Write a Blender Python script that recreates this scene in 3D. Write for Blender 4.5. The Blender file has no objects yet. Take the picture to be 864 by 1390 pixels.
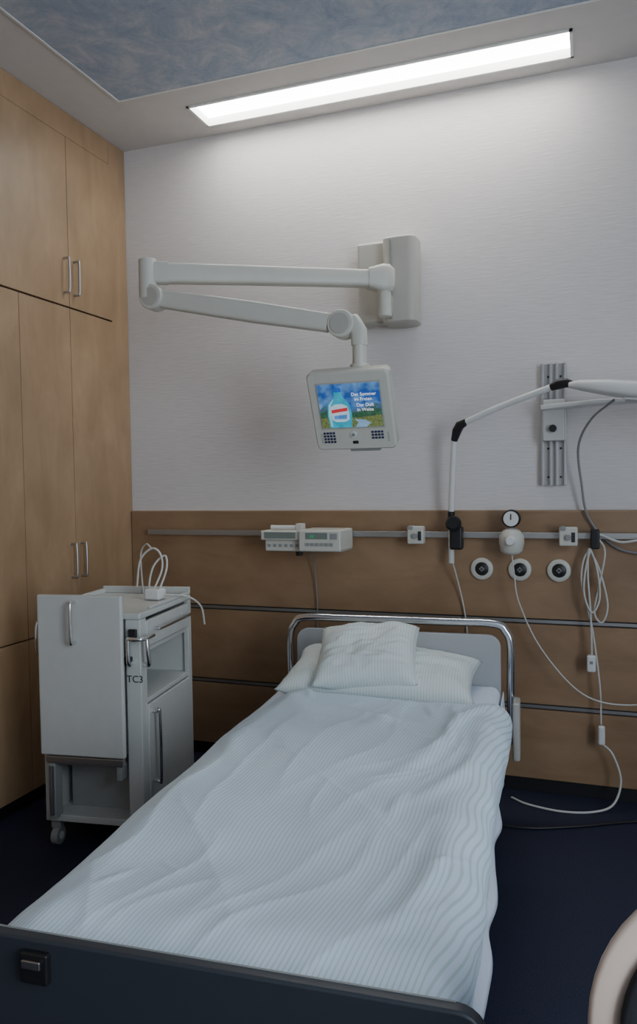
import bpy, bmesh, math, random
from mathutils import Vector, Matrix, noise
random.seed(3)
S=bpy.context.scene
# ---------------------------------------------------------------- materials
def mat(name,col,rough=.5,metal=0.,noise_amt=0.,nscale=20.,bump=0.,bscale=200.,coat=0.,emis=None,estr=0.,sheen=0.):
    m=bpy.data.materials.new(name); m.use_nodes=True
    nt=m.node_tree; b=nt.nodes['Principled BSDF']
    b.inputs['Base Color'].default_value=(*col,1); b.inputs['Roughness'].default_value=rough
    b.inputs['Metallic'].default_value=metal; b.inputs['Coat Weight'].default_value=coat
    b.inputs['Sheen Weight'].default_value=sheen
    if emis: b.inputs['Emission Color'].default_value=(*emis,1); b.inputs['Emission Strength'].default_value=estr
    tc=nt.nodes.new('ShaderNodeTexCoord')
    n=nt.nodes.new('ShaderNodeTexNoise'); n.inputs['Scale'].default_value=nscale; n.inputs['Detail'].default_value=4
    nt.links.new(tc.outputs['Object'],n.inputs['Vector'])
    r=nt.nodes.new('ShaderNodeValToRGB')
    a=max(noise_amt,.02)
    r.color_ramp.elements[0].position=.3; r.color_ramp.elements[1].position=.7
    r.color_ramp.elements[0].color=(*[c*(1-a) for c in col],1); r.color_ramp.elements[1].color=(*[min(1,c*(1+a)) for c in col],1)
    nt.links.new(n.outputs['Fac'],r.inputs['Fac']); nt.links.new(r.outputs['Color'],b.inputs['Base Color'])
    if bump>0:
        n2=nt.nodes.new('ShaderNodeTexNoise'); n2.inputs['Scale'].default_value=bscale; n2.inputs['Detail'].default_value=3
        nt.links.new(tc.outputs['Object'],n2.inputs['Vector'])
        bp=nt.nodes.new('ShaderNodeBump'); bp.inputs['Strength'].default_value=bump; bp.inputs['Distance'].default_value=.002
        nt.links.new(n2.outputs['Fac'],bp.inputs['Height']); nt.links.new(bp.outputs['Normal'],b.inputs['Normal'])
    return m
def wood(name,c1,c2,scale):
    m=bpy.data.materials.new(name); m.use_nodes=True; nt=m.node_tree; b=nt.nodes['Principled BSDF']
    b.inputs['Roughness'].default_value=.42; b.inputs['Coat Weight'].default_value=.15; b.inputs['Coat Roughness'].default_value=.3
    tc=nt.nodes.new('ShaderNodeTexCoord'); mp=nt.nodes.new('ShaderNodeMapping'); mp.inputs['Scale'].default_value=scale
    nt.links.new(tc.outputs['Object'],mp.inputs['Vector'])
    n=nt.nodes.new('ShaderNodeTexNoise'); n.inputs['Scale'].default_value=2.2; n.inputs['Detail'].default_value=7; n.inputs['Roughness'].default_value=.62; n.inputs['Distortion'].default_value=.6
    nt.links.new(mp.outputs['Vector'],n.inputs['Vector'])
    r=nt.nodes.new('ShaderNodeValToRGB'); r.color_ramp.elements[0].position=.3; r.color_ramp.elements[1].position=.72
    r.color_ramp.elements[0].color=(*c1,1); r.color_ramp.elements[1].color=(*c2,1)
    nt.links.new(n.outputs['Fac'],r.inputs['Fac'])
    n3=nt.nodes.new('ShaderNodeTexNoise'); n3.inputs['Scale'].default_value=4; n3.inputs['Detail'].default_value=3
    nt.links.new(tc.outputs['Object'],n3.inputs['Vector'])
    mx=nt.nodes.new('ShaderNodeMix'); mx.data_type='RGBA'; mx.blend_type='MULTIPLY'; mx.inputs[0].default_value=.4
    r2=nt.nodes.new('ShaderNodeValToRGB'); r2.color_ramp.elements[0].position=.35; r2.color_ramp.elements[1].position=.65
    r2.color_ramp.elements[0].color=(.66,.64,.62,1); r2.color_ramp.elements[1].color=(1,1,1,1)
    nt.links.new(n3.outputs['Fac'],r2.inputs['Fac'])
    nt.links.new(r.outputs['Color'],mx.inputs[6]); nt.links.new(r2.outputs['Color'],mx.inputs[7])
    nt.links.new(mx.outputs[2],b.inputs['Base Color'])
    return m
def wallpaper():
    m=bpy.data.materials.new('fibre_wallpaper'); m.use_nodes=True; nt=m.node_tree; b=nt.nodes['Principled BSDF']
    b.inputs['Roughness'].default_value=.8
    tc=nt.nodes.new('ShaderNodeTexCoord'); mp=nt.nodes.new('ShaderNodeMapping'); mp.inputs['Scale'].default_value=(12,12,160)
    nt.links.new(tc.outputs['Object'],mp.inputs['Vector'])
    n=nt.nodes.new('ShaderNodeTexNoise'); n.inputs['Scale'].default_value=1; n.inputs['Detail'].default_value=3
    nt.links.new(mp.outputs['Vector'],n.inputs['Vector'])
    r=nt.nodes.new('ShaderNodeValToRGB'); r.color_ramp.elements[0].position=.35; r.color_ramp.elements[1].position=.65
    r.color_ramp.elements[0].color=(.665,.630,.615,1); r.color_ramp.elements[1].color=(.71,.675,.66,1)
    nt.links.new(n.outputs['Fac'],r.inputs['Fac']); nt.links.new(r.outputs['Color'],b.inputs['Base Color'])
    bp=nt.nodes.new('ShaderNodeBump'); bp.inputs['Strength'].default_value=.36; bp.inputs['Distance'].default_value=.0025
    nt.links.new(n.outputs['Fac'],bp.inputs['Height']); nt.links.new(bp.outputs['Normal'],b.inputs['Normal'])
    return m
def sky_paint():
    m=bpy.data.materials.new('painted_clouds'); m.use_nodes=True; nt=m.node_tree; b=nt.nodes['Principled BSDF']
    b.inputs['Roughness'].default_value=.85
    tc=nt.nodes.new('ShaderNodeTexCoord')
    n=nt.nodes.new('ShaderNodeTexNoise'); n.inputs['Scale'].default_value=7; n.inputs['Detail'].default_value=10; n.inputs['Roughness'].default_value=.78; n.inputs['Distortion'].default_value=.5
    nt.links.new(tc.outputs['Object'],n.inputs['Vector'])
    r=nt.nodes.new('ShaderNodeValToRGB'); r.color_ramp.elements[0].position=.36; r.color_ramp.elements[1].position=.66
    r.color_ramp.elements[0].color=(.27,.33,.45,1); r.color_ramp.elements[1].color=(.55,.56,.58,1)
    e=r.color_ramp.elements.new(.5); e.color=(.38,.43,.51,1)
    nt.links.new(n.outputs['Fac'],r.inputs['Fac']); nt.links.new(r.outputs['Color'],b.inputs['Base Color'])
    return m
def stripes(name,ca,cb,per):
    m=bpy.data.materials.new(name); m.use_nodes=True; nt=m.node_tree; b=nt.nodes['Principled BSDF']
    b.inputs['Roughness'].default_value=.8
    tc=nt.nodes.new('ShaderNodeTexCoord'); sp=nt.nodes.new('ShaderNodeSeparateXYZ')
    nt.links.new(tc.outputs['UV'],sp.inputs[0])
    def M(op,a,bv):
        x=nt.nodes.new('ShaderNodeMath'); x.operation=op
        nt.links.new(a,x.inputs[0]); x.inputs[1].default_value=bv; return x.outputs[0]
    a=M('MULTIPLY',sp.outputs[0],1/per); fr=M('FRACT',a,0); g=M('GREATER_THAN',fr,.68)
    mx=nt.nodes.new('ShaderNodeMix'); mx.data_type='RGBA'; nt.links.new(g,mx.inputs[0])
    mx.inputs[6].default_value=(*ca,1); mx.inputs[7].default_value=(*cb,1)
    nt.links.new(mx.outputs[2],b.inputs['Base Color'])
    n2=nt.nodes.new('ShaderNodeTexNoise'); n2.inputs['Scale'].default_value=13; n2.inputs['Detail'].default_value=4
    nt.links.new(tc.outputs['Object'],n2.inputs['Vector'])
    bp=nt.nodes.new('ShaderNodeBump'); bp.inputs['Strength'].default_value=.25; bp.inputs['Distance'].default_value=.012
    nt.links.new(n2.outputs['Fac'],bp.inputs['Height']); nt.links.new(bp.outputs['Normal'],b.inputs['Normal'])
    return m
WP=wallpaper(); SKY=sky_paint()
WOODV=wood('maple_vertical',(.33,.21,.112),(.45,.30,.175),(3,3,1.0))
WOODH=wood('maple_horizontal',(.285,.172,.09),(.40,.255,.145),(1.0,3,3.2))
CEIL=mat('ceiling_paint',(.62,.595,.57),.85)
FLOOR=mat('navy_carpet',(.013,.018,.045),.7,noise_amt=.7,nscale=260,bump=.3)
PLINTH=mat('plinth_black',(.012,.012,.014),.5)
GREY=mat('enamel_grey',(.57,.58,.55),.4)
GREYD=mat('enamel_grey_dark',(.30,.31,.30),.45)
BEIGE=mat('plastic_offwhite',(.62,.61,.54),.4)
BEIGE2=mat('plastic_mount',(.49,.47,.42),.4)
WHITE=mat('plastic_white',(.75,.75,.73),.4)
CHROME=mat('chrome',(.75,.76,.78),.16,1.)
STEEL=mat('brushed_steel',(.50,.50,.50),.35,1.)
ALU=mat('aluminium_rail',(.42,.41,.40),.42,.85)
BLACK=mat('black_plastic',(.012,.012,.013),.4)
DARK=mat('dark_interior',(.03,.03,.03),.7)
NAVY=mat('button_navy',(.02,.025,.10),.4)
SHEET=mat('sheet_white',(.72,.79,.90),.8,bump=.15,bscale=60)
DUVET=stripes('striped_duvet',(.72,.84,.95),(.55,.69,.72),.0105)
PILW=stripes('striped_pillow',(.74,.80,.80),(.62,.70,.64),.011)
FOOT=mat('footboard_dark',(.035,.042,.052),.38)
CABLE=mat('cable_white',(.60,.60,.56),.5)
CABLEG=mat('cable_grey',(.25,.25,.25),.5)
LEDG=mat('led_green',(.06,.28,.14),.4,emis=(.1,.7,.35),estr=.12)
LCD=mat('lcd_dark',(.20,.24,.21),.25)
LIGHTP=mat('light_diffuser',(1,1,1),.5,emis=(1.,1.,.96),estr=14.0)
CHAIRW=mat('chair_shell_beige',(.58,.45,.36),.4)
UPH=mat('upholstery_black',(.015,.016,.02),.8,bump=.3)
# ---------------------------------------------------------------- builders
def link(o,parent=None):
    S.collection.objects.link(o)
    if parent: o.parent=parent
    return o
def empty(name,loc,rz=0,rot=None,parent=None):
    e=bpy.data.objects.new(name,None); e.empty_display_size=.05; e.location=loc
    e.rotation_euler=rot if rot else (0,0,rz); return link(e,parent)
def from_bm(name,bm,m,parent=None,smooth=False,bevel=0,seg=3,sub=0):
    bmesh.ops.recalc_face_normals(bm,faces=bm.faces)
    me=bpy.data.meshes.new(name); bm.to_mesh(me); bm.free()
    ms=m if isinstance(m,(list,tuple)) else [m]
    for x in ms: me.materials.append(x)
    o=bpy.data.objects.new(name,me); link(o,parent)
    if bevel>0:
        md=o.modifiers.new('bev','BEVEL'); md.width=bevel; md.segments=seg; md.limit_method='ANGLE'; md.angle_limit=.6
        smooth=True
    if sub:
        md=o.modifiers.new('sub','SUBSURF'); md.levels=sub; md.render_levels=sub
    if smooth:
        for p in me.polygons: p.use_smooth=True
        if bevel>0:
            w=o.modifiers.new('wn','WEIGHTED_NORMAL'); w.keep_sharp=False
    return o
def box(name,x0,x1,y0,y1,z0,z1,m,parent=None,bevel=0,seg=3):
    bm=bmesh.new(); bmesh.ops.create_cube(bm,size=1)
    for v in bm.verts:
        v.co=Vector((x0 if v.co.x<0 else x1,y0 if v.co.y<0 else y1,z0 if v.co.z<0 else z1))
    return from_bm(name,bm,m,parent,bevel=bevel,seg=seg)
def boxes(name,lst,m,parent=None,bevel=0):
    bm=bmesh.new()
    for (x0,x1,y0,y1,z0,z1) in lst:
        vs=bmesh.ops.create_cube(bm,size=1)['verts']
        for v in vs: v.co=Vector((x0 if v.co.x<0 else x1,y0 if v.co.y<0 else y1,z0 if v.co.z<0 else z1))
    return from_bm(name,bm,m,parent,bevel=bevel)
def loft(name,pts,ws,hs,m,parent=None,up=(0,0,1),n=20,ex=4.,cap=True,smooth=True):
    """superelliptic cross-sections swept through pts; w across, h along 'up'"""
    bm=bmesh.new(); rings=[]; P=[Vector(p) for p in pts]; up=Vector(up)
    for i,p in enumerate(P):
        t=(P[min(i+1,len(P)-1)]-P[max(i-1,0)]).normalized()
        s=t.cross(up)
        if s.length<1e-4: s=t.cross(Vector((1,0,0)))
        s.normalize(); u=s.cross(t).normalized(); r=[]
        for k in range(n):
            a=2*math.pi*k/n; c,sn=math.cos(a),math.sin(a)
            x=math.copysign(abs(c)**(2/ex),c); y=math.copysign(abs(sn)**(2/ex),sn)
            r.append(bm.verts.new(p+s*(x*ws[i]/2)+u*(y*hs[i]/2)))
        rings.append(r)
    for a,b in zip(rings,rings[1:]):
        for k in range(n): bm.faces.new((a[k],a[(k+1)%n],b[(k+1)%n],b[k]))
    if cap: bm.faces.new(rings[0]); bm.faces.new(rings[-1])
    o=from_bm(name,bm,m,parent,smooth=smooth)
    if smooth:
        md=o.modifiers.new('es','EDGE_SPLIT'); md.split_angle=math.radians(50)
    return o
def cr(pts,k=8):
    P=[Vector(p) for p in pts]; P=[P[0]*2-P[1]]+P+[P[-1]*2-P[-2]]; out=[]
    for i in range(1,len(P)-2):
        for j in range(k):
            t=j/k; a,b,c,d=P[i-1],P[i],P[i+1],P[i+2]
            out.append(.5*((2*b)+(c-a)*t+(2*a-5*b+4*c-d)*t*t+(3*b-a-3*c+d)*t**3))
    out.append(P[-2]); return out
def tube(name,pts,r,m,parent=None,n=10,k=8,smoothpath=True):
    P=cr(pts,k) if smoothpath else [Vector(p) for p in pts]
    bm=bmesh.new(); rings=[]; s=None
    for i,p in enumerate(P):
        t=(P[min(i+1,len(P)-1)]-P[max(i-1,0)]).normalized()
        if s is None: s=t.orthogonal().normalized()
        s=(s-t*s.dot(t)).normalized(); u=t.cross(s)
        rr=r[i] if isinstance(r,list) else r
        rings.append([bm.verts.new(p+s*math.cos(2*math.pi*q/n)*rr+u*math.sin(2*math.pi*q/n)*rr) for q in range(n)])
    for a,b in zip(rings,rings[1:]):
        for q in range(n): bm.faces.new((a[q],a[(q+1)%n],b[(q+1)%n],b[q]))
    bm.faces.new(rings[0]); bm.faces.new(rings[-1])
    o=from_bm(name,bm,m,parent,smooth=True)
    md=o.modifiers.new('es','EDGE_SPLIT'); md.split_angle=math.radians(50)
    return o
def cyl(name,p0,p1,r,m,parent=None,n=28,bevel=0):
    bm=bmesh.new(); p0=Vector(p0);p1=Vector(p1); t=(p1-p0).normalized(); s=t.orthogonal().normalized(); u=t.cross(s)
    A=[bm.verts.new(p0+(s*math.cos(2*math.pi*q/n)+u*math.sin(2*math.pi*q/n))*r) for q in range(n)]
    B=[bm.verts.new(p1+(s*math.cos(2*math.pi*q/n)+u*math.sin(2*math.pi*q/n))*r) for q in range(n)]
    for q in range(n): bm.faces.new((A[q],A[(q+1)%n],B[(q+1)%n],B[q]))
    bm.faces.new(A); bm.faces.new(B)
    o=from_bm(name,bm,m,parent,smooth=True,bevel=bevel)
    if not bevel:
        md=o.modifiers.new('es','EDGE_SPLIT'); md.split_angle=math.radians(50)
    return o
def lathe(name,prof,origin,axis,m,parent=None,n=32):
    bm=bmesh.new(); o=Vector(origin); t=Vector(axis).normalized(); s=t.orthogonal().normalized(); u=t.cross(s); R=[]
    for d,r in prof:
        R.append([bm.verts.new(o+t*d+(s*math.cos(2*math.pi*q/n)+u*math.sin(2*math.pi*q/n))*max(r,1e-4)) for q in range(n)])
    for a,b in zip(R,R[1:]):
        for q in range(n): bm.faces.new((a[q],a[(q+1)%n],b[(q+1)%n],b[q]))
    bm.faces.new(R[0]); bm.faces.new(R[-1])
    ob=from_bm(name,bm,m,parent,smooth=True); md=ob.modifiers.new('es','EDGE_SPLIT'); md.split_angle=math.radians(40); return ob
def text(name,body,size,loc,rot,m,parent=None):
    c=bpy.data.curves.new(name,'FONT'); c.body=body; c.size=size; c.extrude=.0004; c.materials.append(m)
    o=bpy.data.objects.new(name,c); o.location=loc; o.rotation_euler=rot; return link(o,parent)
def bar_handle(name,p0,p1,off,r,m,parent):
    p0=Vector(p0);p1=Vector(p1);off=Vector(off); d=(p1-p0).normalized()*.012
    tube(name,[p0,p0+off*.7,p0+off+d,p1+off-d,p1+off*.7,p1],r,m,parent,k=6)
# ---------------------------------------------------------------- room
H=3.03; XR=4.3; YB=-5.0
boxes('floor',[(-.7,XR+.1,YB-.1,.1,-.1,0)],FLOOR)
boxes('wall_back',[(-.7,XR+.1,0,.1,0,H+.2)],WP)
boxes('wall_left',[(-.7,-.6,YB-.1,0,0,H+.2)],WP)
boxes('wall_front',[(-.7,XR+.1,YB-.1,YB,0,H+.2)],WP)
wy0,wy1,wz0,wz1=-4.7,-2.3,.85,2.6
boxes('wall_right',[(XR,XR+.1,YB,wy0,0,H+.2),(XR,XR+.1,wy1,0,0,H+.2),(XR,XR+.1,wy0,wy1,0,wz0),(XR,XR+.1,wy0,wy1,wz1,H+.2)],WP)
w=empty('window_1',(XR+.05,(wy0+wy1)/2,0))
hw=(wy1-wy0)/2
boxes('frame',[(-.03,.03,-hw,-hw+.07,wz0,wz1),(-.03,.03,hw-.07,hw,wz0,wz1),(-.03,.03,-.035,.035,wz0,wz1),(-.03,.03,-hw,hw,wz0,wz0+.07),(-.03,.03,-hw,hw,wz1-.07,wz1)],WHITE,w)
lx0,lx1,ly0,ly1=.52,2.155,-.30,-.095
px0,px1,py0,py1=.28,4.0,-4.6,-.46
boxes('ceiling',[(-.7,XR,ly1,0,H,H+.12),(-.7,lx0,ly0,ly1,H,H+.12),(lx1,XR,ly0,ly1,H,H+.12),(-.7,XR,YB,ly0,H,H+.12),(-.7,XR,YB,0,H+.12,H+.2)],CEIL)
boxes('ceiling_cloud_panel',[(px0,px1,py0,py1,H-.004,H)],SKY)
boxes('trim_1',[(px0-.010,px0,py0,py1,H-.007,H),(px0-.010,px1,py1,py1+.008,H-.007,H)],WHITE)
L=empty('ceiling_light',(0,0,0))
boxes('diffuser',[(lx0+.012,lx1-.012,ly0+.012,ly1-.012,H+.03,H+.05)],LIGHTP,L)
boxes('frame',[(lx0,lx0+.012,ly0,ly1,H-.006,H+.06),(lx1-.012,lx1,ly0,ly1,H-.006,H+.06),(lx0,lx1,ly0,ly0+.012,H-.006,H+.06),(lx0,lx1,ly1-.012,ly1,H-.006,H+.06)],WHITE,L)
P=empty('wood_wall_panelling',(0,0,0))
zs=[(.06,.360),(.385,.728),(.753,1.213)]
for i,(a,b) in enumerate(zs): box('board_%d'%(i+1),.0,XR,-.02,0,a,b,WOODH,P,bevel=.002,seg=1)
box('channel_back',.0,XR,-.006,0,.05,1.20,DARK,P)
for i,z in enumerate((.3725,.7405)):
    box('channel_%d'%(i+1),.0,XR,-.014,-.004,z-.0065,z+.0065,ALU,P)
box('top_edge',.0,XR,-.023,0,1.209,1.216,WOODV,P)
box('baseboard_back',0,XR,-.012,0,0,.06,PLINTH)
# ---------------------------------------------------------------- built-in cupboard
C=empty('built_in_cupboard',(0,0,0))
ye=-4.9
box('carcass',-.52,-.022,ye,-.002,.06,H-.002,WOODV,C)
box('side_stile',-.022,-.004,-.138,-.002,.06,H-.002,WOODV,C,bevel=.001,seg=1)
box('top_fascia',-.022,-.004,ye,-.14,2.918,H-.002,WOODV,C,bevel=.001,seg=1)
ed=[-.14,-.47,-.80,-1.13,-1.46,-1.79,-2.12,-2.6,-3.1,-3.6,-4.2,-4.8]
def door(n,ya,yb,z0,z1): box(n,-.02,0,yb+.0015,ya-.0015,z0+.0015,z1-.0015,WOODV,C,bevel=.0012,seg=1)
for i in range(len(ed)-1):
    door('door_tall_%d'%(i+1),ed[i],ed[i+1],.708,2.151)
    door('door_low_%d'%(i+1),ed[i],ed[i+1],.065,.705)
up=[-.14,-.47,-1.13,-1.79,-2.6,-3.6,-4.8]
for i in range(len(up)-1): door('door_upper_%d'%(i+1),up[i],up[i+1],2.156,2.916)
box('shadow_gap',-.0225,-.0215,ye,-.14,.06,2.92,DARK,C)
box('plinth',-.50,-.03,ye,-.01,0,.06,PLINTH,C)
for y in (-.505,-.435):
    bar_handle('handle_up',(0,y,2.215),(0,y,2.365),(.03,0,0),.0055,STEEL,C)
    bar_handle('handle_low',(0,y,.935),(0,y,1.085),(.03,0,0),.0055,STEEL,C)
# ---------------------------------------------------------------- equipment rail + things on it
Rl=empty('equipment_rail',(0,0,0))
box('bar',.12,XR,-.062,-.052,1.098,1.124,ALU,Rl,bevel=.002)
box('bar_lip',.12,XR,-.052,-.048,1.103,1.119,GREYD,Rl)
for x in (.2,.95,1.60,2.25,2.9): box('standoff',x,x+.03,-.052,-.02,1.10,1.122,STEEL,Rl)
for i,x in enumerate((1.77,1.93,2.09)):
    e=empty('gas_outlet',(x,-.021,.962))
    lathe('ring',[(0,.048),(.012,.047),(.016,.040),(.016,.030),(.010,.028)],(0,0,0),(0,-1,0),BEIGE,e)
    lathe('core',[(.0,.029),(.012,.029),(.014,.026)],(0,0,0),(0,-1,0),BLACK,e)
    boxes('cross',[(-.010,.010,-.017,-.013,-.002,.002),(-.002,.002,-.017,-.013,-.010,.010)],WHITE,e)
    lathe('hub',[(.013,.009),(.017,.008)],(0,0,0),(0,-1,0),GREYD,e)
for x,n in ((1.495,0),(2.13,1)):
    e=empty('rail_clamp',(x,-.063,1.108))
    box('body',-.036,.036,-.045,.0,-.036,.042,BEIGE,e,bevel=.006)
    cyl('knob',(0,-.045,0),(0,-.06,0),.012,GREYD,e,bevel=.002)
    box('upper_pin',-.03,-.01,-.055,-.02,.028,.045,GREYD,e,bevel=.003)
    box('slot',.012,.026,-.047,-.044,-.02,.02,DARK,e)
e=empty('infusion_pump',(.02,0,0))
box('base_unit',.805,1.175,-.21,-.064,1.040,1.098,BEIGE,e,bevel=.008)
box('syringe_bed',.795,.985,-.235,-.07,1.092,1.135,BEIGE,e,bevel=.007)
box('display_strip',.815,.965,-.238,-.232,1.10,1.128,LCD,e)
box('control_head',.985,1.18,-.255,-.07,1.045,1.140,BEIGE,e,bevel=.009)
box('display',1.02,1.12,-.258,-.252,1.10,1.128,LCD,e)
box('led',1.04,1.06,-.260,-.255,1.106,1.118,LEDG,e)
boxes('keys',[(1.02+i*.022,1.036+i*.022,-.259,-.252,1.070,1.083) for i in range(6)]+[(1.135,1.165,-.259,-.252,1.10,1.125)],GREYD,e)
boxes('front_keys',[(.82+i*.027,.835+i*.027,-.213,-.208,1.060,1.073) for i in range(6)],GREYD,e)
cyl('plunger',(.83,-.19,1.148),(.97,-.19,1.148),.009,WHITE,e)
box('plunger_head',.955,.985,-.21,-.16,1.13,1.165,BEIGE,e,bevel=.004)
box('port',.95,.975,-.20,-.17,1.020,1.042,BLACK,e,bevel=.004)
box('rail_hook',.90,1.02,-.075,-.063,1.06,1.13,GREYD,e,bevel=.003)
tube('power_cord',[(.99,-.10,1.05),(.985,-.05,.95),(.99,-.035,.78),(.985,-.035,.55)],.003,CABLEG,e)
e=empty('vacuum_regulator',(1.905,-.063,1.10))
lathe('bowl',[(-.062,.012),(-.058,.03),(-.045,.045),(-.01,.052),(.02,.050),(.04,.036),(.05,.018)],(0,-.055,-.005),(0,0,1),BEIGE,e)
cyl('stem',(0,-.05,.03),(0,-.05,.085),.010,STEEL,e)
lathe('gauge_case',[(0,.038),(.025,.038),(.03,.034)],(0,-.045,.085),(0,-1,0),BLACK,e)
lathe('gauge_dial',[(.0305,.031),(.0315,.030)],(0,-.045,.085),(0,-1,0),WHITE,e)
box('needle',-.002,.002,-.080,-.0768,.081,.105,BLACK,e)
lathe('front_knob',[(0,.022),(.02,.020),(.026,.014)],(0,-.103,-.005),(0,-1,0),WHITE,e)
box('bracket',-.03,.03,-.02,0,-.03,.03,GREYD,e,bevel=.004)
tube('hose',[(0,-.05,-.06),(.01,-.05,-.15),(.03,-.05,-.27),(.12,-.05,-.46),(.28,-.06,-.63),(.46,-.06,-.66),(.64,-.06,-.60)],.0032,CABLE,e)
e=empty('vertical_mounting_rail',(2.07,-.001,1.575))
box('back_plate',-.052,.052,-.012,0,-.255,.255,ALU,e,bevel=.002)
for x in (-.045,-.012,.012,.045): box('rib',x-.005,x+.005,-.030,-.010,-.255,.255,STEEL,e,bevel=.001)
boxes('screws',[(-.026,-.018,-.016,-.012,z-.004,z+.004) for z in (-.22,-.1,.05,.2)]+[(.024,.032,-.016,-.012,z-.004,z+.004) for z in (-.22,-.1,.05,.2)],BLACK,e)
box('carriage',-.040,.045,-.075,-.028,-.07,.10,GREY,e,bevel=.004)
loft('shelf_arm',[(-.04,-.07,.065),(.15,-.09,.075),(.46,-.12,.080)],[.10,.11,.12],[.022,.020,.018],WHITE,e,ex=6)
cyl('carriage_knob',(0,-.075,-.02),(0,-.10,-.02),.015,BLACK,e,bevel=.003)
# examination lamp
e=empty('examination_lamp',(0,0,0))
box('clamp',1.645,1.70,-.115,-.063,1.05,1.15,BLACK,e,bevel=.01)
lathe('clamp_knob',[(0,.03),(.03,.034),(.04,.026)],(1.665,-.10,1.155),(0,-.9,.3),BLACK,e)
cyl('post',(1.648,-.085,.99),(1.648,-.085,1.20),.013,CABLE,e)
tube('lower_arm',[(1.648,-.085,1.18),(1.655,-.10,1.30),(1.672,-.13,1.52)],.013,WHITE,e)
cyl('collar',(1.648,-.085,1.185),(1.650,-.088,1.215),.015,BLACK,e)
loft('elbow',[(1.672,-.13,1.515),(1.685,-.14,1.555),(1.70,-.15,1.578),(1.73,-.16,1.592)],[.026,.038,.038,.026],[.026,.038,.038,.026],BLACK,e,ex=2.4)
tube('upper_arm',[(1.715,-.155,1.585),(1.88,-.21,1.645),(2.09,-.29,1.706)],.0135,WHITE,e)
loft('wrist',[(2.075,-.285,1.700),(2.10,-.295,1.710),(2.13,-.305,1.712),(2.155,-.31,1.705)],[.028,.040,.040,.026],[.028,.040,.036,.024],BLACK,e,ex=2.4)
loft('lamp_head',[(2.14,-.31,1.703),(2.18,-.315,1.699),(2.28,-.33,1.683),(2.40,-.345,1.662),(2.65,-.38,1.630),(2.80,-.40,1.615),(2.84,-.405,1.612)],[.03,.09,.13,.15,.15,.12,.04],[.022,.038,.058,.068,.066,.05,.02],WHITE,e,ex=3)
loft('lamp_lens',[(2.34,-.34,1.636),(2.5,-.36,1.616),(2.72,-.39,1.592)],[.10,.11,.09],[.012,.014,.012],GREY,e,ex=4)
tube('lamp_cable',[(2.30,-.30,1.64),(2.22,-.20,1.58),(2.17,-.10,1.48),(2.18,-.06,1.33),(2.21,-.04,1.18),(2.32,-.035,1.06),(2.50,-.035,1.03)],.005,CABLEG,e)
tube('lamp_cord',[(1.652,-.09,1.0),(1.665,-.06,.93),(1.69,-.035,.80),(1.705,-.03,.66),(1.69,-.03,.5)],.0035,CABLE,e)
# ---------------------------------------------------------------- monitor swing arm
e=empty('bedside_monitor_swing_arm',(0,0,0))
box('wall_plate',1.240,1.43,-.085,-.001,2.042,2.402,BEIGE2,e,bevel=.014,seg=4)
loft('wall_cover',[(1.442,-.077,2.028),(1.442,-.077,2.036),(1.442,-.077,2.390),(1.442,-.077,2.398)],[.13,.15,.15,.13],[.13,.15,.15,.13],BEIGE2,e,up=(0,1,0),n=32,ex=4.5)
loft('cover_band',[(1.412,-.085,2.045),(1.412,-.085,2.38)],[.010,.010],[.15,.15],GREYD,e,up=(0,1,0),ex=8)
cyl('pivot_column',(1.395,-.20,2.045),(1.395,-.20,2.165),.028,BEIGE,e,bevel=.004)
cyl('pivot_collar',(1.395,-.20,2.15),(1.395,-.20,2.168),.034,BEIGE,e,bevel=.003)
loft('pivot_bracket',[(1.395,-.08,2.10),(1.395,-.20,2.10)],[.05,.05],[.09,.09],BEIGE2,e,ex=5)
loft('pivot_head',[(1.43,-.182,2.205),(1.41,-.192,2.205),(1.385,-.205,2.205),(1.33,-.235,2.205)],[.05,.085,.085,.075],[.08,.11,.115,.080],BEIGE,e,ex=5)
loft('upper_link',[(1.345,-.228,2.203),(.92,-.477,2.200),(.60,-.665,2.196)],[.065,.062,.060],[.070,.074,.080],BEIGE,e,ex=5)
cyl('elbow_column',(.55,-.695,2.09),(.55,-.695,2.250),.036,BEIGE,e,bevel=.006)
loft('elbow_cap',[(.62,-.655,2.197),(.55,-.695,2.197)],[.062,.055],[.088,.088],BEIGE,e,ex=5)
a=Vector((.575,-.690,2.095)); b=Vector((1.335,-.60,1.942)); d=(b-a)
cyl('elbow_disc',a+Vector((0,-.035,0)),a+Vector((0,.035,0)),.050,BEIGE,e,bevel=.006)
cyl('elbow_disc_face',a+Vector((0,-.038,0)),a+Vector((0,-.034,0)),.036,BEIGE2,e)
loft('lower_link',[a+d*.03,a+d*.35,a+d*.55,a+d*.93],[.052,.058,.060,.060],[.070,.078,.080,.070],BEIGE,e,ex=5)
cyl('wrist_disc',b+Vector((0,-.038,0)),b+Vector((0,.038,0)),.052,BEIGE,e,bevel=.006)
cyl('wrist_disc_face',b+Vector((0,-.042,0)),b+Vector((0,-.037,0)),.038,BEIGE2,e)
loft('drop_neck',[b+Vector((.01,0,.01)),(1.378,-.60,1.952),(1.398,-.60,1.915),(1.40,-.60,1.86)],[.05,.06,.06,.058],[.06,.06,.06,.058],BEIGE,e,up=(0,1,0),ex=3)
cyl('drop_column',(1.40,-.60,1.785),(1.40,-.60,1.90),.027,BEIGE,e,bevel=.003)
cyl('drop_collar',(1.40,-.60,1.77),(1.40,-.60,1.79),.037,BEIGE,e,bevel=.003)
box('yoke',1.365,1.435,-.655,-.57,1.735,1.775,BEIGE,e,bevel=.008)
t=math.radians(25)
mo=bpy.data.objects.new('monitor',None); mo.location=(1.375,-.635,1.612); mo.rotation_euler=(t,0,0); link(mo,e)
W2,H2=.158,.155
bm=bmesh.new()
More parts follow.
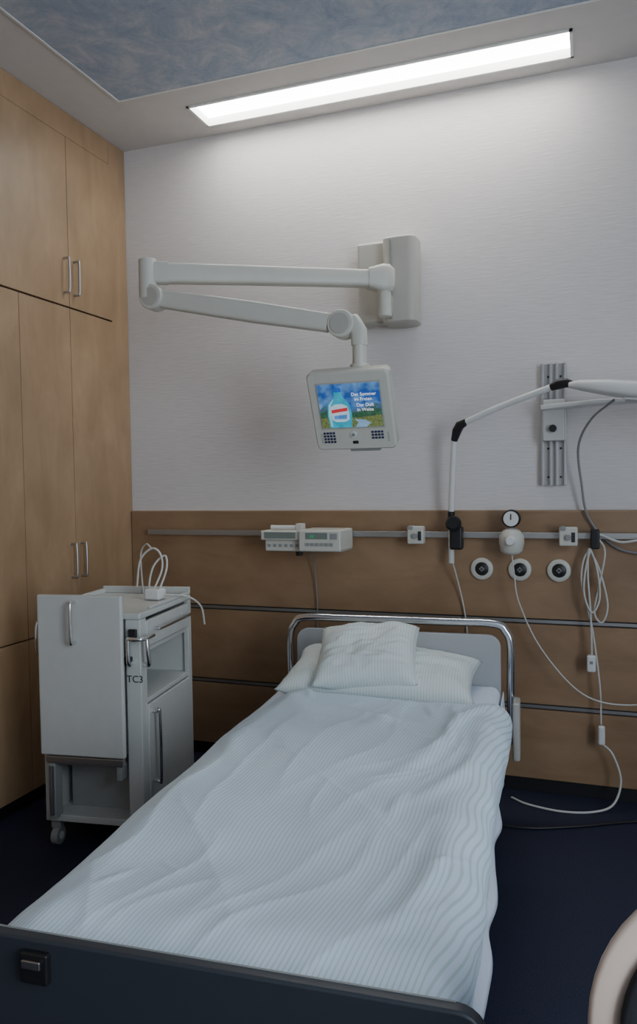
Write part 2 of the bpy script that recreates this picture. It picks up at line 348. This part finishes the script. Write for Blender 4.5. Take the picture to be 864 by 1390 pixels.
def rr(w,h,r,y,dx=0,n=7):
    out=[]
    for cx,cz,a0 in ((w-r,h-r,0),(-w+r,h-r,90),(-w+r,-h+r,180),(w-r,-h+r,270)):
        for k in range(n):
            a=math.radians(a0+90*k/(n-1)); out.append(bm.verts.new((cx+r*math.cos(a)+dx,y,cz+r*math.sin(a))))
    return out
rings=[rr(W2-.006,H2-.006,.016,-.002),rr(W2,H2,.020,.006),rr(W2,H2,.022,.050),rr(W2-.012,H2-.012,.026,.075),rr(W2-.05,H2-.05,.03,.100)]
for A,B_ in zip(rings,rings[1:]):
    n=len(A)
    for k in range(n): bm.faces.new((A[k],A[(k+1)%n],B_[(k+1)%n],B_[k]))
bm.faces.new(rings[0]); bm.faces.new(rings[-1])
o=from_bm('housing',bm,BEIGE,mo,smooth=True); md=o.modifiers.new('es','EDGE_SPLIT'); md.split_angle=math.radians(35)
box('front_bezel_line',-W2-.0008,W2+.0008,.019,.021,-H2+.02,H2-.02,BEIGE2,mo)
def scr():
    m=bpy.data.materials.new('screen_sky'); m.use_nodes=True; nt=m.node_tree; b=nt.nodes['Principled BSDF']
    tc=nt.nodes.new('ShaderNodeTexCoord'); n=nt.nodes.new('ShaderNodeTexNoise'); n.inputs['Scale'].default_value=22; n.inputs['Detail'].default_value=5
    nt.links.new(tc.outputs['Object'],n.inputs['Vector'])
    r=nt.nodes.new('ShaderNodeValToRGB'); r.color_ramp.elements[0].position=.42; r.color_ramp.elements[1].position=.75
    r.color_ramp.elements[0].color=(.02,.09,.34,1); r.color_ramp.elements[1].color=(.20,.42,.68,1)
    nt.links.new(n.outputs['Fac'],r.inputs['Fac']); nt.links.new(r.outputs['Color'],b.inputs['Base Color'])
    nt.links.new(r.outputs['Color'],b.inputs['Emission Color']); b.inputs['Emission Strength'].default_value=.5; b.inputs['Roughness'].default_value=.3
    return m
def em(n,c,s=.5,na=.1,ns=60): return mat(n,c,.35,emis=c,estr=s,noise_amt=na,nscale=ns)
SX,SZ0,SZ1=.120,-.062,.110
box('screen_rim',-SX-.006,SX+.006,-.004,0,SZ0-.006,SZ1+.006,BEIGE2,mo,bevel=.001,seg=1)
box('screen',-SX,SX,-.0055,-.003,SZ0,SZ1,scr(),mo)
def flat(name,pts,y,m):
    bm=bmesh.new(); f=bm.faces.new([bm.verts.new((x,y,z)) for x,z in pts])
    r=bmesh.ops.extrude_face_region(bm,geom=[f]); 
    for v in r['geom']:
        if isinstance(v,bmesh.types.BMVert): v.co.y+=.0006
    return from_bm(name,bm,m,mo)
flat('screen_hills_far',[(-SX,.012),(-.10,.030),(-.07,.016),(-.02,.004),(.03,.010),(.07,.022),(.10,.032),(SX,.024),(SX,-.02),(-SX,-.02)],-.0062,em('hill_blue',(.06,.13,.18),na=.4))
flat('screen_hills',[(-SX,-.002),(-.09,.012),(-.05,.0),(-.01,-.006),(.04,.0),(.08,.014),(SX,.006),(SX,-.03),(-SX,-.03)],-.0067,em('hill_green',(.04,.11,.06),na=.7,ns=90))
flat('screen_meadow',[(-SX,-.022),(-.04,-.018),(.02,-.024),(SX,-.014),(SX,SZ0+.001),(-SX,SZ0+.001)],-.0072,em('meadow',(.15,.18,.06),na=.9,ns=140))
flat('screen_water',[(.01,-.028),(.05,-.032),(.075,-.044),(.055,SZ0+.001),(.01,SZ0+.001),(.025,-.042)],-.0079,em('river',(.22,.36,.52),na=.4))
flat('screen_bottle',[(-.088,-.060),(-.002,-.060),(.004,-.01),(-.001,.032),(-.018,.052),(-.026,.066),(-.026,.082),(-.056,.082),(-.056,.066),(-.064,.052),(-.086,.032),(-.092,-.01)],-.0086,em('bottle_cyan',(.03,.36,.50),na=.4,ns=25))
flat('screen_bottle_shine',[(-.083,-.055),(-.077,-.055),(-.079,-.01),(-.074,.030),(-.060,.052),(-.064,.052),(-.082,.030),(-.087,-.01)],-.0092,em('bottle_shine',(.35,.65,.75)))
flat('screen_bottle_cap',[(-.054,.080),(-.026,.080),(-.028,.097),(-.052,.097)],-.0093,em('cap_blue',(.02,.12,.5)))
flat('screen_label',[(-.076,-.028),(-.060,-.037),(-.024,-.037),(-.008,-.028),(-.006,.0),(-.010,.024),(-.030,.033),(-.056,.033),(-.074,.024),(-.078,.0)],-.0096,em('label_white',(.5,.64,.72)))
flat('screen_label_band',[(-.074,-.002),(-.010,.006),(-.010,.019),(-.074,.011)],-.0102,em('label_red',(.6,.04,.05)))
flat('screen_label_picture',[(-.066,-.026),(-.018,-.026),(-.014,-.008),(-.066,-.012)],-.0102,em('label_blue',(.08,.25,.6),na=.6,ns=150))
WT=em('caption_white',(.85,.9,1.),s=.6)
for i,(tx,x,z) in enumerate((('Der Sommer',.010,.062),('im Freien',.020,.043),('Der Duft',.026,.020),('in Weite',.026,.002))):
    text('screen_caption_%d'%(i+1),tx,.018,(x,-.0078,z),(math.pi/2,0,0),WT,mo)
def keys(n,x,z,c,r,s):
    boxes(n,[(x+i*s,x+i*s+.0085,-.006,0,z-j*s*.95-.0075,z-j*s*.95) for i in range(c) for j in range(r)],NAVY,mo,bevel=.0015)
keys('keypad_left',-.122,-.080,4,4,.0125); keys('keypad_right',.068,-.080,4,3,.0125)
lathe('round_button',[(0,.013),(.006,.012)],(-.003,0,-.092),(0,-1,0),WHITE,mo); lathe('round_button_core',[(.006,.007),(.008,.006)],(-.003,0,-.092),(0,-1,0),GREYD,mo)
box('infrared_window',-.010,.012,-.004,0,-.130,-.118,BLACK,mo,bevel=.002)
box('handset_foot',-.03,.09,.012,.05,-.168,-.152,GREYD,mo,bevel=.004)
boxes('speaker_slots',[(-.135,-.128,-.003,0,-.09-i*.008,-.087-i*.008) for i in range(5)]+[(.128,.135,-.003,0,-.09-i*.008,-.087-i*.008) for i in range(5)],GREYD,mo)
# ---------------------------------------------------------------- hospital bed
rb=math.radians(3.9)
BO=(1.462,-.335,0)
B=empty('hospital_bed',BO,rb)
hw=.458
rz=.776
tube('head_hoop',[(-hw,0,.30),(-hw,0,.55),(-hw,0,.69),(-hw+.018,0,.745),(-hw+.065,0,rz),(-.2,0,rz+.002),(.2,0,rz+.002),(hw-.065,0,rz),(hw-.018,0,.745),(hw,0,.69),(hw,0,.55),(hw,0,.30)],.0165,CHROME,B,n=16)
bm=bmesh.new(); pts=[]
for cx,cz,a0 in ((.40-.03,.735-.05,0),(-.40+.03,.735-.05,90)):
    for k in range(6):
        a=math.radians(a0+90*k/5); pts.append((cx+.05*math.cos(a),cz+.05*math.sin(a)))
pts+=[(-.42,.42),(.42,.42)]
f=bm.faces.new([bm.verts.new((x,-.005,z)) for x,z in pts]); r=bmesh.ops.extrude_face_region(bm,geom=[f])
for v in r['geom']:
    if isinstance(v,bmesh.types.BMVert): v.co.y-=.022
from_bm('headboard',bm,mat('headboard_grey',(.46,.47,.48),.4),B,bevel=.004)
for x in (-.3,.3): cyl('headboard_stay',(x,0,.45),(x,0,.735),.008,STEEL,B)
for s in (-1,1):
    box('side_rail',s*.40-.02,s*.40+.02,-1.93,-.02,.28,.36,GREYD,B,bevel=.006)
    box('corner_block',s*.480-.014,s*.480+.014,-.10,.0,.26,.49,BEIGE2,B,bevel=.01)
box('mattress_platform',-.41,.41,-1.92,-.03,.34,.37,DARK,B)
boxes('underframe',[(-.30,.30,-1.7,-.25,.20,.28),(-.40,.40,-.30,-.22,.12,.20),(-.40,.40,-1.72,-.1-1.54,.12,.20)],DARK,B,bevel=.01)
for x in (-.33,.33):
    for y in (-.5,-1.4): cyl('lift_column',(x*.6,y,.15),(x*.6,y,.35),.035,GREYD,B)
for x in (-.38,.38):
    for y in (-.26,-1.68):
        cyl('castor_wheel',(x-.018,y,.062),(x+.018,y,.062),.062,BLACK,B,bevel=.008)
        box('castor_fork',x-.03,x+.03,y-.03,y+.03,.11,.14,GREYD,B,bevel=.005)
bm=bmesh.new(); pts=[]
for cx,cz,a0 in ((.49-.05,.558-.05,0),(-.49+.05,.558-.05,90)):
    for k in range(7):
        a=math.radians(a0+90*k/6); pts.append((cx+.05*math.cos(a),cz+.05*math.sin(a)))
pts+=[(-.49,.16),(.49,.16)]
f=bm.faces.new([bm.verts.new((x,-1.957,z)) for x,z in pts]); r=bmesh.ops.extrude_face_region(bm,geom=[f])
for v in r['geom']:
    if isinstance(v,bmesh.types.BMVert): v.co.y-=.028
from_bm('footboard',bm,FOOT,B,bevel=.006)
box('footboard_edge',-.44,.44,-1.9645,-1.9615,.556,.5595,GREYD,B)
box('foot_latch',-.31,-.255,-1.998,-1.983,.485,.54,BLACK,B,bevel=.004)
box('foot_latch_plate',-.302,-.265,-2.004,-1.998,.515,.53,STEEL,B,bevel=.002)
def loftgrid(name,fn,nu,nv,m,parent,uvf=None,sub=0):
    bm=bmesh.new(); uvl=bm.loops.layers.uv.new('UVMap'); V=[[bm.verts.new(fn(i/nu,j/nv)) for j in range(nv+1)] for i in range(nu+1)]
    for i in range(nu):
        for j in range(nv):
            f=bm.faces.new((V[i][j],V[i+1][j],V[i+1][j+1],V[i][j+1]))
            for lp,(a,b) in zip(f.loops,((i,j),(i+1,j),(i+1,j+1),(i,j+1))): lp[uvl].uv=uvf(a/nu,b/nv) if uvf else (a/nu,b/nv)
    me=bpy.data.meshes.new(name); bm.to_mesh(me); bm.free(); me.materials.append(m)
    for p in me.polygons: p.use_smooth=True
    o=bpy.data.objects.new(name,me); link(o,parent)
    return o
TL=.021   # platform tilt: foot end slightly lower
o=box('mattress',-.432,.420,-1.945,-.04,.385,.545,SHEET,B,bevel=.035,seg=5); o.rotation_euler=(TL,0,0)
def skirt(u,v):
    y=-.05-1.88*u; zz=.520-.17*v-TL*(-y)
    x=.432-.010*u+.008*math.sin(u*34+2*noise.noise(Vector((u*7,0,0))))*v+.02*v*(.4+noise.noise(Vector((u*5,3,0)))*.6)+.034*u*v
    return Vector((x,y,zz+.015*noise.noise(Vector((u*9,1,v)))*v))
o=loftgrid('sheet_overhang',skirt,120,10,SHEET,B); md=o.modifiers.new('s','SOLIDIFY'); md.thickness=.003
o=loftgrid('sheet_overhang_left',lambda u,v:Vector((-skirt(u,v).x,skirt(u,v).y,skirt(u,v).z)),120,10,SHEET,B); md=o.modifiers.new('s','SOLIDIFY'); md.thickness=.003
# duvet
D=empty('duvet',BO,rb)
def sm(a,b,x):
    t=max(0,min(1,(x-a)/(b-a))); return t*t*(3-2*t)
def seg(px,py,ax,ay,bx,by):
    dx,dy=bx-ax,by-ay; t=max(0,min(1,((px-ax)*dx+(py-ay)*dy)/(dx*dx+dy*dy))); return math.hypot(px-ax-t*dx,py-ay-t*dy),t
random.seed(11)
RID=[(-.40,-.46,-.10,-.74,.011,.032),(.42,-.52,.22,-.85,.018,.034),(.22,-.85,.17,-1.15,.012,.036),(-.25,-.80,.05,-1.05,.006,.045),
 (.40,-.80,.30,-1.25,.012,.03),(.05,-1.10,.30,-1.35,.007,.04),(-.30,-1.25,.0,-1.55,.005,.05),(.10,-.50,.02,-.75,.009,.03),
 (.36,-1.35,.30,-1.75,.012,.03),(-.40,-.85,-.22,-1.10,.007,.035),(-.10,-.60,.15,-.66,.008,.022),
 (.30,-.50,.34,-.68,.012,.018),(.20,-.48,.24,-.60,.008,.014),(-.25,-.46,-.20,-.56,.008,.014),(.38,-1.0,.42,-1.2,.010,.016)]
for i in range(16):
    x=random.uniform(-.4,.42); y=random.uniform(-1.8,-.45); a=random.uniform(.6,2.0)+math.pi/2*random.choice((0,.5))
    l=random.uniform(.06,.16); RID.append((x,y,x+l*math.cos(a),y+l*math.sin(a),random.uniform(.002,.005),random.uniform(.008,.018)))
WL,RR=.420,.045
def duv(u,v):
    y=-.41-1.538*v+.012*noise.noise(Vector((u*3,4,0)))*(1-v)
    sl=-.425-.015*v+.008*math.sin(v*17)+.035*(1-sm(0,.2,v)); sr=.455+.070-.045*v+.014*math.sin(v*9+1)+.02*noise.noise(Vector((v*8,2,1)))
    s=sl+(sr-sl)*u
    a=abs(s); sg=1 if s>0 else -1
    q=((.436-.012*v) if s>0 else WL)-RR+.004
    if a<q: x,z,nx,nz=s,0,0,1
    elif a<q+RR*math.pi/2: th=(a-q)/RR; x,z,nx,nz=sg*(q+RR*math.sin(th)),-RR+RR*math.cos(th),sg*math.sin(th),math.cos(th)
    else: dd=a-q-RR*math.pi/2; x,z,nx,nz=sg*(q+RR+.10*dd),-RR-dd,sg,.05
    P=Vector((s*1.0,y,0)); wp=Vector((noise.noise(P*2.3)*.09,noise.noise(P*2.3+Vector((5,5,5)))*.09,0)); Q=P+wp
    h=.034+.018*noise.noise(Q*2.2+Vector((0,0,4)))+.006*noise.noise(Q*6+Vector((3,1,0)))
    rot=Vector((Q.x*.8+Q.y*.6,(-Q.x*.6+Q.y*.8)*.30,.3)); h+=.005*(1-abs(noise.noise(rot*5)))**4
    rot2=Vector((Q.x*.95-Q.y*.3,(Q.x*.3+Q.y*.95)*.25,1.3)); h+=.004*(1-abs(noise.noise(rot2*9)))**5
    for (ax,ay,bx,by,hh,ww) in RID:
        d,tt=seg(Q.x,Q.y,ax,ay,bx,by); h+=hh*math.exp(-(d/ww)**2)*(.3+.7*math.sin(math.pi*(.1+.8*tt)))
    e=min(sm(0,.13,u),sm(0,.03,v))
    e2=sm(0,.14,1-u)
    h=.006+max(h,.012)*e*(.18+.82*e2)
    h*=1-.35*sm(.93,1,v)
    return Vector((x+nx*h,y,.548-TL*(-y)+z+nz*h))
o=loftgrid('cover',duv,240,330,DUVET,D,uvf=lambda u,v:(.96*u+.07*v+.006*math.sin(v*8),v*1.55))
md=o.modifiers.new('s','SOLIDIFY'); md.thickness=.004; md.offset=-1
def pillow(name,loc,rot,w,d,h,seed,m):
    e=empty(name,loc,rot=rot); bm=bmesh.new(); uvl=bm.loops.layers.uv.new('UVMap'); N=44
    for sgn in (1,-1):
        V=[]
        for i in range(N+1):
            r=[]
            for j in range(N+1):
                a=-1+2*i/N; b=-1+2*j/N
                k=(max(0,1-a**4)**.55)*(max(0,1-b**4)**.55)
                px=a*w/2*(1-.07*(1-b*b)*(abs(a)**3)); py=b*d/2*(1-.07*(1-a*a)*(abs(b)**3))
                nn=noise.noise(Vector((a*2.1+seed,b*2.1,sgn*2)))*.22+(1-abs(noise.noise(Vector((a*2.2+b+seed,b*5-a,sgn*5)))))**4*.12
                r.append(bm.verts.new((px,py,sgn*h/2*k*(1+nn)+.006*noise.noise(Vector((a*3,b*3,seed))))))
            V.append(r)
        for i in range(N):
            for j in range(N):
                idx=((i,j),(i+1,j),(i+1,j+1),(i,j+1))
                f=bm.faces.new([V[a][b] for a,b in idx])
                for lp,(a,b) in zip(f.loops,idx): lp[uvl].uv=(a/N*w,b/N*d)
    bmesh.ops.remove_doubles(bm,verts=bm.verts,dist=.0008)
    from_bm('case',bm,m,e,smooth=True); return e
def bl(x,y,z):
    return (BO[0]+x*math.cos(rb)-y*math.sin(rb),BO[1]+x*math.sin(rb)+y*math.cos(rb),z)
pillow('pillow',bl(-.02,-.232,.605),(math.radians(11),math.radians(1),rb),.74,.37,.15,2.,PILW)
pillow('pillow',bl(-.060,-.288,.688),(math.radians(30),math.radians(-3),rb+.08),.39,.31,.15,7.,PILW)
# ---------------------------------------------------------------- bedside cabinet
K=empty('bedside_cabinet',(.30,-1.085,0),math.radians(8))
kw,kd=.395,.50
box('side_left',0,.03,.02,kd,.10,.88,GREY,K,bevel=.003)
box('back',.02,kw-.01,kd-.02,kd,.12,.88,GREY,K,bevel=.002)
box('top',.0,kw,.0,kd,.862,.885,GREY,K,bevel=.006)
boxes('top_rim',[(.0,.012,.0,kd,.885,.905),(.0,kw,kd-.012,kd,.885,.915),(kw-.012,kw,.10,kd,.885,.897)],GREY,K,bevel=.003)
box('front_post_right',kw-.058,kw,0,.03,.10,.862,GREY,K,bevel=.004)
box('front_post_left',0,.03,0,.03,.10,.862,GREY,K,bevel=.004)
box('inner_front',.03,kw-.058,.03,.05,.36,.862,GREY,K)
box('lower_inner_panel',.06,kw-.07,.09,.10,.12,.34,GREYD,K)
box('bottom',0,kw,0,kd,.10,.125,GREY,K,bevel=.003)
box('niche_floor',.05,kw-.002,.03,kd-.02,.545,.562,GREY,K,bevel=.002)
box('niche_ceiling',.05,kw-.004,.03,kd-.02,.735,.75,GREY,K)
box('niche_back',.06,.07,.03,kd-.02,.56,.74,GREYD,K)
box('side_stile_front',kw-.02,kw,.03,.05,.125,.862,GREY,K)
box('side_stile_back',kw-.02,kw,kd-.035,kd,.125,.862,GREY,K,bevel=.002)
box('drawer_front',kw-.012,kw+.006,.05,kd-.04,.755,.850,GREY,K,bevel=.003)
box('cupboard_door',kw-.012,kw+.006,.05,kd-.04,.13,.54,GREY,K,bevel=.003)
bar_handle('drawer_handle',(kw+.005,.10,.815),(kw+.005,.40,.815),(.03,0,0),.006,CHROME,K)
bar_handle('door_handle',(kw+.005,.075,.25),(kw+.005,.075,.51),(.03,0,0),.007,CHROME,K)
tube('corner_rail',[(kw-.03,0,.80),(kw-.03,-.035,.80),(kw+.015,-.04,.80),(kw+.03,-.01,.80),(kw+.03,.05,.80)],.0075,CHROME,K,k=6)
tube('corner_rail_low',[(kw-.03,0,.71),(kw-.03,-.035,.71),(kw-.03,-.038,.80)],.0075,CHROME,K,k=6)
tube('corner_rail_drop',[(kw+.03,-.01,.80),(kw+.034,-.012,.75),(kw+.03,.0,.70),(kw,.02,.70)],.0075,CHROME,K,k=6)
boxes('rail_clips',[(kw-.06,kw-.03,-.02,0,.70,.73),(kw-.04,kw-.01,-.015,0,.79,.83)],BLACK,K,bevel=.003)
text('label',"TC3",.036,(kw-.056,-.001,.635),(math.pi/2,0,0),BLACK,K)
box('folded_table_leaf',.012,.345,-.045,-.022,.365,.955,GREY,K,bevel=.008)
bar_handle('leaf_handle',(.165,-.045,.785),(.165,-.045,.93),(0,-.032,0),.0065,CHROME,K)
box('leaf_hinge_bar',.03,.335,-.04,-.015,.335,.362,STEEL,K,bevel=.003)
boxes('leaf_brackets',[(.035,.06,-.03,.02,.12,.335),(.305,.325,-.03,.02,.28,.335),(.06,.30,.0,.03,.315,.335)],GREYD,K,bevel=.003)
cyl('gas_strut',(.048,-.035,.14),(.048,-.035,.32),.009,STEEL,K)
tube('left_handle',[(-.002,.05,.84),(-.03,.03,.84),(-.032,.02,.78),(-.03,.03,.72),(-.002,.05,.72)],.006,CHROME,K)
for x in (.03,kw-.03):
    for y in (.03,kd-.04):
        cyl('castor_wheel',(x-.014,y,.034),(x+.014,y,.034),.034,GREYD,K,bevel=.004)
        cyl('castor_hub',(x-.016,y,.034),(x+.016,y,.034),.014,WHITE,K)
        box('castor_fork',x-.02,x+.02,y-.015,y+.015,.065,.10,GREYD,K,bevel=.004)
e=empty('power_plug',(.57,-.72,.886))
box('plug_body',-.04,.03,-.03,.03,.0,.045,WHITE,e,bevel=.01)
tube('flex',[(-.01,0,.04),(.005,.04,.12),(-.015,.06,.18),(-.055,.06,.20),(-.11,.06,.15),(-.135,.07,.04)],.0042,CABLE,e)
tube('flex_loop',[(.015,0,.04),(.02,.05,.12),(-.005,.08,.17),(-.04,.05,.13),(-.05,.03,.06),(-.03,.01,.03)],.0042,CABLE,e)
tube('flex_back',[(-.055,.06,.20),(-.10,.09,.215),(-.145,.12,.17),(-.155,.14,.06),(-.15,.14,.0)],.0038,CABLE,e)
tube('flex_side',[(.03,.01,.02),(.11,.05,.01),(.135,.12,-.04),(.135,.15,-.12)],.0038,CABLE,e)
# ---------------------------------------------------------------- cables on the right
e=empty('nurse_call_cable',(0,0,0))
box('holder',2.215,2.25,-.10,-.063,1.06,1.14,BLACK,e,bevel=.006)
tube('loop_1',[(2.23,-.09,1.10),(2.20,-.09,1.00),(2.19,-.09,.88),(2.22,-.09,.80),(2.25,-.09,.86),(2.24,-.09,.98),(2.21,-.09,1.06),(2.205,-.085,.95),(2.215,-.085,.80),(2.22,-.085,.62)],.004,CABLE,e)
tube('loop_2',[(2.24,-.09,1.11),(2.27,-.09,1.05),(2.25,-.08,.92),(2.23,-.08,.80),(2.26,-.08,.76),(2.28,-.08,.84),(2.24,-.08,1.0),(2.20,-.08,1.04),(2.18,-.08,.93),(2.22,-.08,.74),(2.25,-.08,.50),(2.255,-.08,.34)],.004,CABLE,e)
tube('strap',[(2.25,-.09,1.12),(2.33,-.09,1.09),(2.42,-.09,1.10),(2.55,-.09,1.09)],.005,CABLE,e)
box('call_button',2.20,2.235,-.10,-.075,.555,.625,WHITE,e,bevel=.008)
box('call_button_led',2.212,2.224,-.103,-.098,.59,.602,GREYD,e)
box('hand_switch',2.243,2.27,-.095,-.07,.255,.335,WHITE,e,bevel=.008)
tube('hand_switch_cord',[(2.258,-.08,.26),(2.30,-.09,.22),(2.33,-.10,.12),(2.30,-.13,.03),(2.22,-.17,.006),(2.10,-.20,.006),(1.97,-.17,.006),(1.90,-.12,.006)],.0045,CABLE,e)
e=empty('black_cable',(0,0,0))
tube('cord',[(2.9,-.20,.006),(2.6,-.16,.006),(2.4,-.20,.006),(2.15,-.33,.006),(1.95,-.40,.006),(1.7,-.38,.006)],.005,BLACK,e)
# ---------------------------------------------------------------- visitor chair
Ch=empty('visitor_chair',(2.497,-2.36,0),math.radians(-6))
def outline(w,h0,h1,r,n=8):
    out=[]
    for cx,cz,a0 in ((w-r,h1-r,0),(-w+r,h1-r,90),(-w+.05,h0+.05,180),(w-.05,h0+.05,270)):
        rr_=r if a0<180 else .05
        for k in range(n):
            a=math.radians(a0+90*k/(n-1)); out.append((cx+rr_*math.cos(a),cz+rr_*math.sin(a)))
    return out
def curved_panel(name,w,h0,h1,r,thick,off,m):
    bm=bmesh.new(); o=outline(w,h0,h1,r,12)
    cz=(h0+h1)/2
    rings=[[(x*s,cz+(z-cz)*s) for x,z in o] for s in (1.0,.97,.85,.6,.3)]
    def P3(x,z,d): return Vector((x,.22*(z-.40)-1.44*x*x+off+d,z))
    F=[[bm.verts.new(P3(x,z,(0 if i else thick*.3))) for x,z in R_] for i,R_ in enumerate(rings)]
    Bk=[[bm.verts.new(P3(x,z,thick-(0 if i else thick*.3))) for x,z in R_] for i,R_ in enumerate(rings)]
    n=len(o)
    for G in (F,Bk):
        for a,b in zip(G,G[1:]):
            for k in range(n): bm.faces.new((a[k],a[(k+1)%n],b[(k+1)%n],b[k]))
        bm.faces.new(G[-1])
    for k in range(n): bm.faces.new((F[0][k],F[0][(k+1)%n],Bk[0][(k+1)%n],Bk[0][k]))
    return from_bm(name,bm,m,Ch,smooth=True)
curved_panel('back_shell',.27,.42,.805,.15,.022,0,CHAIRW)
curved_panel('back_pad',.232,.46,.767,.125,.03,-.022,UPH)
box('seat_shell',-.24,.24,-.46,-.01,.415,.44,CHAIRW,Ch,bevel=.012)
box('seat_pad',-.225,.225,-.45,-.04,.438,.485,UPH,Ch,bevel=.02)
for s in (-1,1):
    tube('leg_frame_%d'%(1 if s<0 else 2),[(s*.24,.05,0.011),(s*.235,.0,.40),(s*.235,-.05,.41),(s*.235,-.36,.41),(s*.24,-.43,.38),(s*.25,-.46,.011)],.011,CHROME,Ch)
# ---------------------------------------------------------------- lights
wl=bpy.data.lights.new('window_daylight','AREA'); wl.shape='RECTANGLE'; wl.size=2.2; wl.size_y=1.65; wl.energy=86; wl.color=(.78,.89,1.0)
o=bpy.data.objects.new('window_daylight',wl); o.location=(XR-.02,(wy0+wy1)/2,(wz0+wz1)/2); o.rotation_euler=(0,math.radians(90),0); link(o)
W=bpy.data.worlds.new('World'); S.world=W; W.use_nodes=True
bg=W.node_tree.nodes['Background']; bg.inputs[0].default_value=(.6,.75,1,1); bg.inputs[1].default_value=1.0
# ---------------------------------------------------------------- camera
yaw,pit,rol=-0.34541,-0.03918,-0.01519
f=Vector((math.sin(yaw)*math.cos(pit),math.cos(yaw)*math.cos(pit),math.sin(pit)))
ri=Vector((math.cos(yaw),-math.sin(yaw),0)); upv=ri.cross(f)
r2=ri*math.cos(rol)+upv*math.sin(rol); u2=-ri*math.sin(rol)+upv*math.cos(rol)
cd=bpy.data.cameras.new('camera'); cd.sensor_width=36; cd.lens=36*1044.71/1390; cd.clip_start=.02
co=bpy.data.objects.new('camera',cd)
mw=Matrix((r2,u2,-f)).transposed().to_4x4(); mw.translation=Vector((2.234,-3.401,1.35)); co.matrix_world=mw
link(co); S.camera=co
